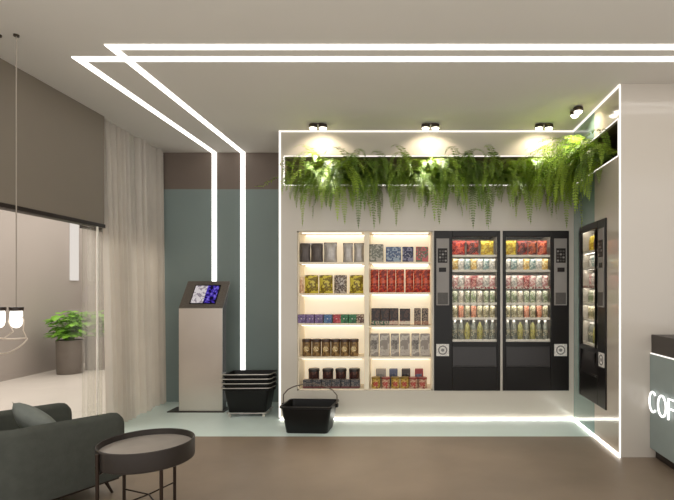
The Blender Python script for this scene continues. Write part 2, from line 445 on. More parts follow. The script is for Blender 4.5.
# ------------------------------------------------------------------ ferns
def fern_mesh(seed, nf=58, lmin=.42, lmax=.82, back=.10, spread=85, floor=-.05, up=1.0, ceil=.22, xmax=9.0, xmin=-9.0):
    """drooping fern, crown at origin, opening edge lies at y=-back, open side -y"""
    rnd = random.Random(seed); mb = MB(); bm = mb.bm
    for f in range(nf):
        az = R(rnd.gauss(0, spread * .55)); az = max(-R(100), min(R(100), az))
        el = R(rnd.uniform(0, 58)) * up
        Lh = lmin + (lmax - lmin) * rnd.random() ** 1.5; n = 34; st = Lh / n
        p = Vector((rnd.uniform(-.07, .07), rnd.uniform(-.03, .05), rnd.uniform(0, .03)))
        bend = R(rnd.uniform(100, 160)) / n
        twist = rnd.uniform(-.35, .35)
        pts = []
        e_ = el; a_ = az
        for i in range(n + 1):
            pts.append(p.copy())
            d = Vector((math.sin(a_) * math.cos(e_), -math.cos(a_) * math.cos(e_), math.sin(e_)))
            p = p + d * st
            e_ = max(R(-86), e_ - bend * (.5 + 1.1 * i / n)); a_ += twist / n
            if p.y > -back - .012:
                if p.z < floor + .02: p.z = floor + .02 + rnd.uniform(0, .005)
                if p.z > ceil: p.z = ceil
                p.y = min(p.y, .16)
            p.x = max(min(p.x, xmax + .02 * math.sin(i)), xmin + .02 * math.sin(i + f))
        # rachis ribbon and leaflets
        for i in range(1, n):
            tdir = (pts[i + 1] - pts[i - 1])
            if tdir.length < 1e-5: continue
            tdir.normalize()
            side = tdir.cross(Vector((0, 0, 1)))
            if side.length < .15: side = Vector((math.cos(az), math.sin(az), 0))
            side.normalize()
            nrm = side.cross(tdir)
            u = i / n
            ln = .050 * (math.sin(PI * min(1, u * .92 + .1)) ** .7) * rnd.uniform(.8, 1.1)
            wd = st * .31
            for sg in (-1, 1):
                b0 = pts[i]; tip = b0 + side * sg * ln + tdir * ln * .35 - nrm * ln * rnd.uniform(-.05, .4)
                mid = (b0 + tip) / 2
                V = [bm.verts.new(b0 - tdir * wd * .3), bm.verts.new(mid - tdir * wd), bm.verts.new(tip), bm.verts.new(mid + tdir * wd)]
                bm.faces.new(V)
            if i > 1:
                q = .0022
                V = [bm.verts.new(pts[i - 1] - side * q), bm.verts.new(pts[i - 1] + side * q), bm.verts.new(pts[i] + side * q), bm.verts.new(pts[i] - side * q)]
                bm.faces.new(V)
    me = bpy.data.meshes.new('fern'); bm.to_mesh(me); bm.free()
    return me
FV = [fern_mesh(11, 62, .30, .88), fern_mesh(12, 66, .34, 1.0), fern_mesh(13, 54, .26, .78), fern_mesh(14, 66, .34, 1.02)]
def mesh_with(me, m):
    c = me.copy(); c.materials.clear(); c.materials.append(m); return c
FM = {}
def place_fern(px, v, m, label, sc=1.0, y=YN + .10, z=SZ0 + .05, X=None, rz=0.0):
    k = (v, m.name)
    if k not in FM: FM[k] = mesh_with(FV[v], m)
    o = bpy.data.objects.new('hanging_fern', FM[k]); C.objects.link(o)
    o.location = (X if X is not None else (px - 414) / 90.2, y, z); o.rotation_euler = (0, 0, rz)
    o.scale = (sc, 1, 1)
    return tag(o, label, 'fern', 'ferns hanging from the lit wall slot')
ferns = [
    (308, 4, M_fern, 'leftmost hanging fern in the wall slot, next to the bare lit end'),
    (327, 3, M_ferny, 'bright fern under the leftmost twin spotlight, hanging over the left snack column'),
    (350, 1, M_fernd, 'long dark fern hanging in front of the slot above the yellow pouches'),
    (372, 0, M_fernd, 'deep green fern hanging above the divider between the two snack columns'),
    (394, 2, M_fern, 'thin trailing fern hanging above the red bags of the right snack column'),
    (416, 3, M_fern, 'green fern hanging above the right end of the snack shelves'),
    (436, 0, M_ferny, 'sunny green fern under the middle twin spotlight at the left vending machine'),
    (458, 1, M_fernd, 'dark hanging fern above the middle of the left vending machine'),
    (480, 2, M_fernd, 'dark fern above the right side of the left vending machine'),
    (502, 3, M_fern, 'long tipped fern hanging above the gap between the two front vending machines'),
    (524, 0, M_ferny, 'lime fern above the glass of the right front vending machine'),
    (546, 1, M_ferny, 'bright fern directly under the third twin spotlight from the left'),
    (566, 2, M_fern, 'green fern filling the inner corner left of the big lime fern'),
]
FV.append(fern_mesh(21, 56, .30, .80, xmin=-.20))
for a in ferns: place_fern(a[0], a[1], a[2], a[3])
FV.append(fern_mesh(31, 130, .45, 1.0, back=.06, spread=70, up=.95, ceil=.26))
FV.append(fern_mesh(32, 60, .45, .80, back=.08, spread=70))
FV.append(fern_mesh(33, 34, .45, .95, back=.08, spread=50, xmax=.26))
place_fern(0, 5, M_ferny, 'largest lime green fern bursting from the corner of the slot above the side vending machine', X=XR + .05, y=5.02, z=SZ0 + .10, rz=R(-90))
place_fern(0, 6, M_fern, 'green fern on the side wall tucked behind the big lime fern', X=XR + .08, y=5.30, z=SZ0 + .05, rz=R(-90))
place_fern(0, 7, M_fernd, 'darker thin fern hanging on side wall toward the coffee counter', X=XR + .08, y=4.70, z=SZ0 + .05, rz=R(-90))

# ------------------------------------------------------------------ package builders (base at origin, front toward -y)
def pouch(name, w_, h_, d_, m, crimp, parent=None):
    mb = MB(); nx, nz = 8, 10; sec = []
    for j in range(nz + 1):
        v = j / nz
        t = d_ / 2 * (math.sin(PI * min(1, (v * .93 + .07))) ** .55) * (1 if v < .98 else .1)
        t = max(t, .003)
        ww = w_ / 2 * (1 - .06 * math.sin(PI * v))
        ring = []
        for i in range(nx + 1):
            u = -1 + 2 * i / nx; ring.append((ww * u, -t * (1 - abs(u) ** 2.5) - .002, h_ * v))
        for i in range(nx + 1):
            u = 1 - 2 * i / nx; ring.append((ww * u, t * (1 - abs(u) ** 2.5) + .002, h_ * v))
        sec.append(ring)
    o = mb.loft(sec).build(name, m, parent, 60)
    if crimp:
        k = MB()
        for i in range(12):
            x = -w_ / 2 + w_ * (i + .5) / 12
            k.box(x - w_ / 30, x + w_ / 30, -.0045, .0045, h_ * .93, h_ * 1.02)
        k.build('crimped_seal', crimp, o)
    return o
def carton(name, w_, h_, d_, m, panel=None, band=None):
    o = MB().box(-w_ / 2, w_ / 2, -d_ / 2, d_ / 2, 0, h_, .004).build(name, m)
    if panel: MB().box(-w_ * .32, w_ * .32, -d_ / 2 - .0015, -d_ / 2 + .001, h_ * .30, h_ * .72, .0006, 1).build('front_label', panel, o)
    if band: MB().box(-w_ / 2 - .0008, w_ / 2 + .0008, -d_ / 2 - .0012, d_ / 2 + .001, h_ * .04, h_ * .26, .0004, 1).build('colour_band', band, o)
    return o
def tin(name, r_, h_, m, lidm, panel=None):
    o = MB().lathe([(0, 0), (r_ * .94, 0), (r_, .006), (r_, h_ * .86), (r_ * .95, h_ * .87), (0, h_ * .87)], 20).build(name, m, None, 40)
    MB().lathe([(0, h_ * .84), (r_ * 1.05, h_ * .84), (r_ * 1.05, h_ * .97), (r_ * .98, h_), (0, h_)], 20).build('lid', lidm, o, 40)
    if panel:
        # round badge curved on the tin front
        mb = MB(); vs = []; n = 18
        vs.append((0, -r_ - .002, h_ * .42))
        for k in range(n):
            a = 2 * PI * k / n; x = r_ * .58 * math.cos(a)
            vs.append((x, -math.sqrt(r_ * r_ - x * x) - .002, h_ * .42 + r_ * .62 * math.sin(a)))
        mb.faces(vs, [(0, 1 + k, 1 + (k + 1) % n) for k in range(n)]).build('round_badge', panel, o)
    return o
def can(name, r_, h_, m, metal):
    o = MB().lathe([(0, 0), (r_ * .8, 0), (r_, h_ * .08), (r_, h_ * .88), (r_ * .82, h_ * .97), (0, h_ * .97)], 16).build(name, m, None, 40)
    MB().lathe([(0, h_ * .965), (r_ * .84, h_ * .965), (r_ * .84, h_), (r_ * .76, h_), (r_ * .74, h_ * .98), (0, h_ * .98)], 16).build('can_top', metal, o, 40)
    return o
def bottle(name, r_, h_, m, capm, labm):
    o = MB().lathe([(0, 0), (r_ * .9, 0), (r_, h_ * .04), (r_, h_ * .58), (r_ * .8, h_ * .70), (r_ * .38, h_ * .84), (r_ * .36, h_ * .90), (0, h_ * .90)], 16).build(name, m, None, 50)
    MB().lathe([(0, h_ * .885), (r_ * .46, h_ * .885), (r_ * .46, h_), (0, h_)], 14).build('cap', capm, o, 40)
    MB().lathe([(r_ * 1.005, h_ * .18), (r_ * 1.03, h_ * .18), (r_ * 1.03, h_ * .50), (r_ * 1.005, h_ * .50)], 16).build('label_sleeve', labm, o, 40)
    return o
PR = {}
def P(*c, scale=40, rough=.35, stretch=(1, 1, 1), metal=0.0):
    k = (c, scale, rough, stretch, metal)
    if k not in PR: PR[k] = printed('print_%d' % len(PR), [srgb(*x) for x in c], scale, rough, stretch, metal)
    return PR[k]
M_lidb = mat('brown_lid', srgb(62, 40, 30), .4)
M_lidk = mat('black_lid', srgb(36, 28, 26), .4)
M_silver = mat('silver_metal', srgb(196, 192, 186), .3, metal=.8)
M_foil = mat('silver_foil', srgb(176, 170, 164), .38, metal=.55, var=.15, scale=25)
M_foild = mat('dark_foil', srgb(88, 80, 76), .4, metal=.45, var=.15, scale=25)
M_crw = mat('pale_crimp', srgb(226, 216, 190), .4)
M_white = mat('white_plastic', srgb(236, 232, 224), .4)

# ------------------------------------------------------------------ shelving unit
SB = YN + .32
sh = thing('shelf_unit', 'lit cream wall shelving in two columns, set into the wall beside the vending machines', 'shelving', (0, 0, 0))
XS = [(-1.297, -.554), (-.499, .207)]
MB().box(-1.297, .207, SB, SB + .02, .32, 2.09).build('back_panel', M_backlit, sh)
mb = MB()
mb.box(-1.297, -1.282, YN + .031, SB, .32, 2.09).build('side_panel', M_cream, sh)
MB().box(.192, .207, YN + .031, SB, .32, 2.09).build('side_panel', M_cream, sh)
MB().box(-.554, -.499, YN + .004, SB, .335, 2.075, .003).build('divider', M_cream, sh)
MB().box(-1.297, .207, YN + .031, SB, 2.075, 2.09).build('top_panel', M_cream, sh)
MB().box(-1.297, .207, YN + .031, SB, .32, .335).build('bottom_panel', M_cream, sh)
TOPS = [[1.746, 1.397, 1.066, .693, .335], [1.750, 1.408, 1.040, .693, .335]]
for c in range(2):
    a, b = XS[c]
    a2 = a + .015 if c == 0 else a; b2 = b if c == 0 else b - .015
    prev = 2.075
    for k, zt in enumerate(TOPS[c]):
        if k < 4:
            s_ = MB().box(a2 + .001, b2 - .001, YN + .012, SB - .001, zt - .022, zt, .003).build('shelf', M_cream, sh)
        MB().box(a2 + .03, b2 - .03, SB - .045, SB - .015, prev - .010, prev - .001).build('light_strip', M_ledshelf, sh)
        MB().box(a2 + .03, b2 - .03, YN + .036, YN + .048, prev - .008, prev - .001).build('light_strip', M_ledfill, sh)  # extra strip added at the shelf front to light the goods
        prev = zt - .022
def sx(px): return (px - 414) / 90.2
YP = YN + .10
COL = ('left', 'right'); ORD = ('top', 'second', 'third', 'fourth', 'bottom')
def on(o, px, c, k, dy=0.0, rz=0.0, dz=0.001, tilt=0.0):
    o.location = (sx(px) * (YP + dy) / YN * 1.0, YP + dy, TOPS[c][k] + dz); o.rotation_euler = (tilt, 0, rz); return o
def run(proto, pxs, c, k, label, cat, group, dy=0.0, first=True, jit=0.0):
    rr = random.Random(len(label))
    for i, px in enumerate(pxs):
        o = proto if (i == 0 and first) else copy_tree(proto)
        tag(o, label, cat, group); on(o, px, c, k, dy, rr.uniform(-jit, jit))
# left column, top shelf: grey pouches
GP = 'grey pouches on the top left shelf'
a = pouch('foil_pouch', .14, .215, .06, M_foild, M_foil); run(a, [304.5, 317], 0, 0, 'dark grey foil pouch at left end of the top left shelf', 'pouch', GP)
b = pouch('foil_pouch', .15, .220, .06, M_foil, M_foild); run(b, [330.5], 0, 0, 'light grey foil pouch in the middle of the top left shelf', 'pouch', GP)
b = pouch('foil_pouch', .115, .215, .05, M_foil, M_foild); run(b, [348, 359], 0, 0, 'light grey foil pouch at right end of the top left shelf', 'pouch', GP)
# second shelf: yellow bags
G = 'snack bags on the second left shelf'
y1 = P((168, 150, 30), (120, 100, 20), (206, 190, 70), scale=26)
a = pouch('snack_bag', .158, .205, .07, y1, M_crw); run(a, [311.5], 0, 1, 'yellow snack bag leftmost on the second left shelf', 'snack bag', G)
a = copy_tree(a); run(a, [326], 0, 1, 'yellow snack bag left of the grey speckled bag', 'snack bag', G)
b = pouch('snack_bag', .15, .205, .07, P((150, 136, 126), (84, 68, 60), (186, 176, 166), scale=45), M_crw); run(b, [340.5], 0, 1, 'grey and brown speckled snack bag between yellow bags', 'snack bag', G)
a = copy_tree(a); run(a, [356.5], 0, 1, 'yellow snack bag at right end of the second left shelf', 'snack bag', G)
b = pouch('snack_bag', .048, .185, .05, P((226, 186, 150), (206, 160, 128), (236, 206, 176), scale=20), M_crw); run(b, [301.8], 0, 1, 'slim peach snack bag at far left of the second left shelf', 'snack bag', G)
# third shelf: chocolate boxes
G = 'small bar boxes on the third left shelf'
def bars(pxs, cols, label):
    a = carton('bar_box', .088, .095, .15, P(*cols, scale=50), P((225, 215, 205), cols[0], scale=60)); run(a, pxs, 0, 2, label, 'bar box', G)
bars([303.2, 311.5, 320], [(104, 82, 130), (140, 118, 160), (88, 66, 112)], 'violet bar box at left end of the third left shelf')
bars([329], [(60, 100, 150), (100, 130, 160), (50, 80, 130)], 'blue bar box between violet and red boxes')
bars([338], [(176, 40, 56), (130, 30, 44), (200, 90, 90)], 'red bar box in the middle of the third left shelf')
bars([345.2, 353.4], [(30, 104, 62), (60, 130, 80), (24, 80, 50)], 'green bar box right of the red box')
bars([361], [(96, 62, 44), (200, 180, 150), (80, 50, 36)], 'brown bar box at right end of the third left shelf')
# fourth shelf: tins
G = 'tins on the fourth left shelf'
a = tin('coffee_tin', .051, .19, P((122, 92, 52), (96, 70, 40), (146, 116, 72), scale=30), M_lidb, P((206, 186, 130), (170, 130, 60), (226, 212, 170), scale=90))
run(a, [307, 316.6, 326.2, 335.6, 344.8, 354], 0, 3, 'golden brown tin with pale round badge in row on the fourth left shelf', 'tin', G)
# bottom shelf: jars behind low boxes
G = 'dark lidded jars on the bottom left shelf'
a = tin('jar', .061, .20, P((70, 34, 30), (44, 24, 22), (96, 60, 48), scale=30), M_lidk)
run(a, [314, 328, 341, 354.5], 0, 4, 'dark jar with brown lid standing behind low boxes on the bottom left shelf', 'jar', G, dy=.10)
G = 'low boxes on the bottom left shelf'
a = carton('tea_box', .10, .098, .07, P((66, 70, 74), (42, 48, 58), (120, 110, 102), scale=55), None, P((150, 60, 56), (96, 50, 48), scale=60))
run(a, [308, 317.5, 327, 336.5, 346, 355.5], 0, 4, 'low grey box with reddish bottom band on the bottom left shelf', 'tea box', G, dy=-.03)
# right column
G = 'boxes on the top right shelf'
def bx1(w_, h_, px, cols, label):
    a = carton('cereal_box', w_, h_, .09, P(*cols, scale=28), P((200, 196, 188), cols[0], cols[1], scale=60)); run(a, [px], 1, 0, label, 'box', G)
bx1(.155, .20, 376.5, [(140, 138, 122), (110, 112, 98), (176, 170, 156)], 'tall grey box leftmost on the top right shelf')
bx1(.17, .17, 393.5, [(104, 124, 150), (70, 86, 120), (150, 164, 178)], 'light blue box on the top right shelf')
bx1(.125, .17, 408, [(54, 54, 96), (36, 36, 66), (130, 126, 150)], 'navy box between the blue and the red boxes')
bx1(.14, .17, 422, [(160, 50, 56), (90, 110, 84), (190, 90, 90)], 'red and green box at right end of the top right shelf')
G = 'red bags on the second right shelf'
a = pouch('snack_bag', .094, .255, .06, P((188, 40, 30), (122, 32, 22), (206, 90, 60), scale=22, stretch=(1, 1, 2)), P((130, 40, 24), (96, 30, 20), scale=30))
run(a, [374.5, 383, 391.5, 400], 1, 1, 'tall red snack bag left of the gap on the second right shelf', 'snack bag', G)
for i, px in enumerate([409.5, 417.8, 426]):
    o = copy_tree(a); tag(o, 'tall red snack bag right of the gap on the second right shelf', 'snack bag', G); on(o, px, 1, 1)
G = 'dark packs on the third right shelf'
dk = P((44, 28, 22), (28, 18, 16), (76, 50, 38), scale=34)
a = carton('chocolate_pack', .1, .19, .08, dk, None, P((70, 110, 80), (40, 90, 60), (170, 150, 130), scale=50)); run(a, [376, 385], 1, 2, 'dark brown pack with green bottom band on the third right shelf', 'pack', G)
a = carton('chocolate_pack', .1, .19, .08, dk, None, P((150, 50, 50), (196, 170, 150), scale=50)); run(a, [394], 1, 2, 'dark brown pack with red bottom band next to green banded packs', 'pack', G)
a = carton('chocolate_pack', .118, .185, .08, dk, None, P((170, 90, 80), (206, 190, 170), scale=50)); run(a, [405], 1, 2, 'dark brown pack with pink bottom band on the third right shelf', 'pack', G)
a = carton('chocolate_pack', .075, .19, .08, P((50, 36, 30), (140, 120, 100), (40, 28, 24), scale=50), None, P((200, 180, 150), (150, 110, 80), scale=50)); run(a, [417.5, 425], 1, 2, 'dark pack with beige bottom band at right end of the third right shelf', 'pack', G)
G = 'silver cartons on the fourth right shelf'
sv = P((164, 156, 146), (190, 182, 170), (140, 132, 124), scale=14)
a = carton('coffee_carton', .092, .252, .07, sv, P((70, 64, 60), (150, 142, 132), (96, 90, 84), scale=70)); run(a, [374.5, 395, 415.5], 1, 3, 'slim silver carton with dark emblem on the fourth right shelf', 'carton', G)
a = carton('coffee_carton', .108, .252, .07, sv, P((176, 168, 156), (140, 130, 120), scale=40), P((150, 142, 132), (180, 170, 160), scale=60)); run(a, [384.8, 405, 425], 1, 3, 'wider pale silver carton without emblem on the fourth right shelf', 'carton', G)
G = 'small jars on the bottom right shelf'
a = tin('spread_jar', .048, .125, P((190, 150, 50), (206, 176, 90), (140, 90, 40), scale=60), mat('gold_lid', srgb(150, 120, 50), .35, metal=.4), P((226, 210, 160), (170, 50, 40), scale=90))
run(a, [376, 395.5, 404.5], 1, 4, 'small jar with yellow label on the bottom right shelf', 'jar', G, dy=-.03)
a = tin('spread_jar', .048, .122, P((176, 140, 110), (206, 180, 150), (150, 60, 50), scale=60), mat('red_lid', srgb(140, 60, 50), .35), P((230, 216, 190), (170, 60, 50), scale=90))
run(a, [385.8, 413.5, 422.5], 1, 4, 'small jar with beige label and red lid on the bottom right shelf', 'jar', G, dy=-.03)
G = 'taller boxes behind the small jars'
for w_, px, cols, lab in ((.115, 381, [(130, 124, 116), (160, 150, 140)], 'grey box behind yellow labelled jars on the bottom right shelf'),
                          (.095, 393.5, [(60, 70, 96), (90, 96, 120)], 'navy box behind the jars on the bottom right shelf'),
                          (.10, 406, [(44, 38, 38), (70, 60, 56)], 'black box behind the jars on the bottom right shelf'),
                          (.095, 419, [(90, 100, 124), (150, 60, 60)], 'blue and red box at right end behind the jars')):
    a = carton('tea_box', w_, .195, .07, P(*cols, scale=40), P((180, 174, 164), cols[0], scale=70)); run(a, [px], 1, 4, lab, 'tea box', G, dy=.11)

# ------------------------------------------------------------------ vending machines
VW, VH, VD = .733, 1.77, .62
SHZ = [1.503, 1.337, 1.148, .971, .805, .561]
def vending(label, mirror):
    t = thing('vending_machine', label, 'vending machine', group='black glass-front vending machines')
    def X(a, b): return (VW - b, VW - a) if mirror else (a, b)
    gx0, gx1 = .035, .530; gz0, gz1 = .539, 1.703
    def B(mb, a, b, *r, **k):
        x0, x1 = X(a, b); return mb.box(x0, x1, *r, **k)
    mb = MB()
    B(mb, 0, .02, .03, VD, 0, VH); B(mb, .56, VW, .03, VD, 0, VH)
    B(mb, .02, .56, .03, VD, 0, .50); B(mb, .02, .56, .03, VD, 1.735, VH); B(mb, .02, .56, VD - .02, VD, .50, 1.735)
    mb.build('cabinet', M_black, t)
    mb = MB()
    B(mb, .02, .022, .035, VD - .02, .50, 1.735); B(mb, .558, .56, .035, VD - .02, .50, 1.735); B(mb, .022, .558, VD - .03, VD - .02, .50, 1.735)
    B(mb, .022, .558, .035, VD - .03, .50, .504)
    mb.build('liner', M_inner, t)
    # door frame : ring round the glass plus control column front
    mb = MB()
    B(mb, 0, gx0, 0, .03, 0, VH, bev=.004); B(mb, gx1, VW, 0, .03, 0, VH, bev=.004)
    B(mb, gx0, gx1, 0, .03, 0, .26, bev=.004); B(mb, gx0, gx1, 0, .03, .49, gz0, bev=.003); B(mb, gx0, gx1, 0, .03, gz1, VH, bev=.004)
    mb.build('door_frame', M_blackg, t)
    mb = MB(); B(mb, gx0, gx1, .012, .016, gz0, gz1); mb.build('glass_pane', M_mglass, t)
    # delivery flap: set back, tilted
    x0, x1 = X(gx0 + .005, gx1 - .005)
    MB().prism([(.006, .262), (.018, .262), (.036, .488), (.024, .488)], 'x', x0, x1).build('delivery_flap', M_flap, t)
    mb = MB(); B(mb, gx0 + .02, gx1 - .02, .000, .010, .262, .278, bev=.003); mb.build('flap_handle', M_flap, t)
    # control column
    mb = MB(); B(mb, .566, .708, -.008, .001, .945, 1.685, bev=.004); cp = mb.build('control_panel', M_grey, t)
    mb = MB(); B(mb, .586, .692, -.012, -.008, 1.415, 1.575, bev=.002); kp = mb.build('keypad', M_black, cp)
    for r in range(4):
        for c in range(3):
            mb = MB(); xx = .594 + c * .031; B(mb, xx, xx + .022, -.015, -.012, 1.43 + r * .034, 1.45 + r * .034, bev=.002)
            mb.build('key', M_greyd if (r + c) % 3 else M_grey, t if False else cp)
    mb = MB(); B(mb, .600, .680, -.012, -.008, 1.315, 1.362, bev=.003); mb.build('coin_slot', M_black, cp)
    mb = MB(); B(mb, .580, .694, -.013, -.008, .958, 1.085, bev=.003); mb.build('coin_return', M_greyd, cp)
    mb = MB(); B(mb, .568, .708, -.003, .001, .384, .517, bev=.001); st = mb.build('notice_sticker', M_stick, t)
    cx = (X(.638, .638))[0]
    MB().tube([(cx + .045 * math.cos(a * PI / 12), -.0035, .45 + .045 * math.sin(a * PI / 12)) for a in range(24)], .007, 6, True).build('ring_symbol', M_stickd, st)
    d = MB().lathe([(0, 0), (.018, 0), (.018, .002), (0, .002)], 16).build('dot_symbol', M_stickd, st)
    d.rotation_euler = (R(90), 0, 0); d.location = (cx, -.0028, .45)
    for k, zz in enumerate(SHZ):
        mb = MB(); B(mb, .024, .556, .05, VD - .035, zz - .014, zz); s_ = mb.build('shelf', M_rail, t)
        mb = MB(); B(mb, .024, .556, .034, .050, zz - .022, zz + .004, bev=.002); mb.build('price_rail', M_railr if k in (2,) else M_rail, s_)
        if k < 5:
            mb = MB(); B(mb, .03, .55, .055, .067, zz - .020, zz - .0145); mb.build('lamp_bar', M_ledmach, s_)  # bars added under the shelves to brighten the machine interior
    mb = MB(); B(mb, .03, .55, .040, .060, 1.716, 1.732)
    mb.build('lamp_bar', M_ledmach, t)
    return t, X
LAYOUT = {}
def stock(t, X, who, kinds, mirror):
    """front row of products; they stand inside the machine so they are top-level things"""
    M4 = Matrix.Translation(t.location) @ Matrix.Rotation(t.rotation_euler.z, 4, 'Z')
    for row in kinds:
        k, items, cat, gname = row
        for (proto, xs, label) in items:
            for x in xs:
                key = id(proto)
                o = proto if key not in used else copy_tree(proto)
                used.add(key)
                xx = (VW - x) if mirror else x
                o.location = M4 @ Vector((xx, .105, SHZ[k] + .001))
                o.rotation_euler = (0, 0, t.rotation_euler.z + random.uniform(-.06, .06))
                tag(o, label + ' ' + who, cat, gname + ' ' + who)
used = set()
def bag(cols, w_=.125, h_=.165): return pouch('crisp_packet', w_, h_, .06, P(*cols, scale=22), None)
def snack(cols): return pouch('snack_packet', .070, .128, .04, P(*cols, scale=45), None)
def drink(cols, h_=.135): return can('drink_can', .031, h_, P(*cols, scale=60), M_silver)
def bott(cols, lab, cap): return bottle('drink_bottle', .0315, .215, P(*cols, scale=20, rough=.15), cap, P(*lab, scale=60))
RED = [(196, 44, 34), (226, 90, 60), (150, 30, 26)]
BRN = [(120, 44, 34), (80, 34, 26), (176, 70, 50)]
YEL = [(222, 190, 30), (190, 150, 20), (236, 214, 80)]
ORA = [(206, 84, 50), (226, 120, 80), (150, 50, 36)]
c7 = [.072 + i * .0705 for i in range(7)]
def stock_all(t, X, who, mirror, v):
    if v == 0:   # image order left to right; x measured from glass side away from the controls, mirrored for the left machine
        r1 = [(bag(RED, .15), [.455], 'red crisp packet on the top shelf of'), (bag(BRN, .14), [.295], 'brown red crisp packet on the top shelf of'), (bag(YEL, .15), [.130], 'yellow crisp packet on the top shelf of')]
    else:
        r1 = [(bag(YEL, .13), [.105], 'yellow crisp packet on the top shelf of'), (bag(BRN, .12), [.240], 'brown crisp packet on the top shelf of'), (bag([(150, 60, 30), (190, 90, 40), (110, 40, 26)], .10), [.353], 'russet crisp packet on the top shelf of'), (bag(ORA, .11), [.462], 'orange crisp packet on the top shelf of')]
    pale = [(206, 198, 190), (170, 168, 160), (226, 220, 210)]
    A2 = [snack(pale), snack([(140, 160, 156), (110, 136, 134), (190, 196, 190)]), snack([(206, 180, 100), (190, 150, 70), (226, 210, 160)])]
    r2 = [(A2[0], [c7[i] for i in (0, 2, 5)], 'pale snack packet on the second shelf of'), (A2[1], [c7[i] for i in (1, 4)], 'grey green snack packet on the second shelf of'), (A2[2], [c7[i] for i in (3, 6)], 'straw coloured snack packet on the second shelf of')]
    A3 = [snack([(206, 170, 164), (186, 130, 128), (226, 206, 196)]), snack([(170, 74, 70), (206, 150, 140), (140, 50, 50)]), snack(pale)]
    r3 = [(A3[0], [c7[i] for i in (0, 2, 4, 6)], 'pinkish snack packet on the third shelf of'), (A3[1], [c7[i] for i in (3,)], 'red snack packet on the third shelf of'), (A3[2], [c7[i] for i in (1, 5)], 'off white snack packet on the third shelf of')]
    A4 = [drink([(150, 164, 120), (110, 128, 86), (206, 206, 186)]), drink([(206, 196, 176), (150, 140, 120), (226, 220, 206)])]
    r4 = [(A4[0], [c7[i] for i in (0, 1, 3, 4, 6)], 'green printed can on the fourth shelf of'), (A4[1], [c7[i] for i in (2, 5)], 'cream printed can on the fourth shelf of')]
    A5 = [drink([(170, 156, 120), (110, 106, 70), (210, 200, 170)]), drink([(200, 110, 80), (220, 170, 140), (160, 90, 60)])]
    r5 = [(A5[0], [c7[i] for i in (0, 1, 2, 4, 6)], 'olive and cream can on the fifth shelf of'), (A5[1], [c7[i] for i in (3, 5)], 'orange can on the fifth shelf of')]
    A6 = [bott([(150, 150, 140), (120, 122, 112)], [(70, 74, 60), (110, 112, 96), (190, 180, 150)], M_white), bott([(176, 170, 110), (150, 146, 90)], [(96, 100, 60), (180, 170, 90)], M_lidk)]
    r6 = [(A6[0], [c7[i] for i in (0, 1, 3, 5, 6)], 'clear bottle with white cap on the lowest shelf of'), (A6[1], [c7[i] for i in (2, 4)], 'yellowish bottle with dark cap on the lowest shelf of')]
    stock(t, X, who, [(0, r1, 'crisp packet', 'crisp packets in'), (1, r2, 'snack packet', 'second shelf packets in'), (2, r3, 'snack packet', 'third shelf packets in'),
                      (3, r4, 'can', 'fourth shelf cans in'), (4, r5, 'can', 'fifth shelf cans in'), (5, r6, 'bottle', 'bottles in')], mirror)
VA, XA = vending('black vending machine with control panel on its left, right next to the snack shelves', True)
VA.location = (.222, YN - .012, .321); stock_all(VA, XA, 'the left front vending machine', True, 0)
VB, XB = vending('black vending machine facing the room with control panel on its right, near the corner', False)
VB.location = (.983, YN - .012, .321); stock_all(VB, XB, 'the right front vending machine', False, 1)
VC, XC = vending('black vending machine set into the polished side wall, seen edge-on', False)
VC.location = (XR - .012, HCy[1] - .004, HCz[0] + .001); VC.rotation_euler = (0, 0, R(-90)); stock_all(VC, XC, 'the side wall vending machine', False, 1)

# ------------------------------------------------------------------ kiosk
k = thing('info_kiosk', 'steel self-service kiosk with tilted screen standing on teal floor', 'kiosk', (-2.51, 5.885, 0))
hw = .256
MB().box(-hw - .13, hw + .03, -.03, .22, 0, .012, .004).build('base_plate', M_kdark, k)
MB().prism([(.004, .012), (.12, .012), (.12, 1.20), (.235, 1.50), (.225, 1.515), (.012, 1.222), (.004, 1.222)], 'x', -hw + .004, hw - .004).build('body', M_kside, k)
MB().box(-hw, hw, -.004, .004, .014, 1.222, .0015).build('front_panel', M_steel, k)
p0 = Vector((0, -.012, 1.226)); p1 = Vector((0, .232, 1.545)); dd = (p1 - p0); Ls = dd.length; ang = math.atan2(dd.z, dd.y)
hd = MB().box(-hw, hw, 0, Ls, -.036, 0, .005).build('screen_head', M_khead, k)
hd.location = p0; hd.rotation_euler = (ang, 0, 0)
MB().box(-hw + .11, hw - .09, .055, Ls - .06, -.002, .004, .002).build('screen_bezel', M_blackg, hd)
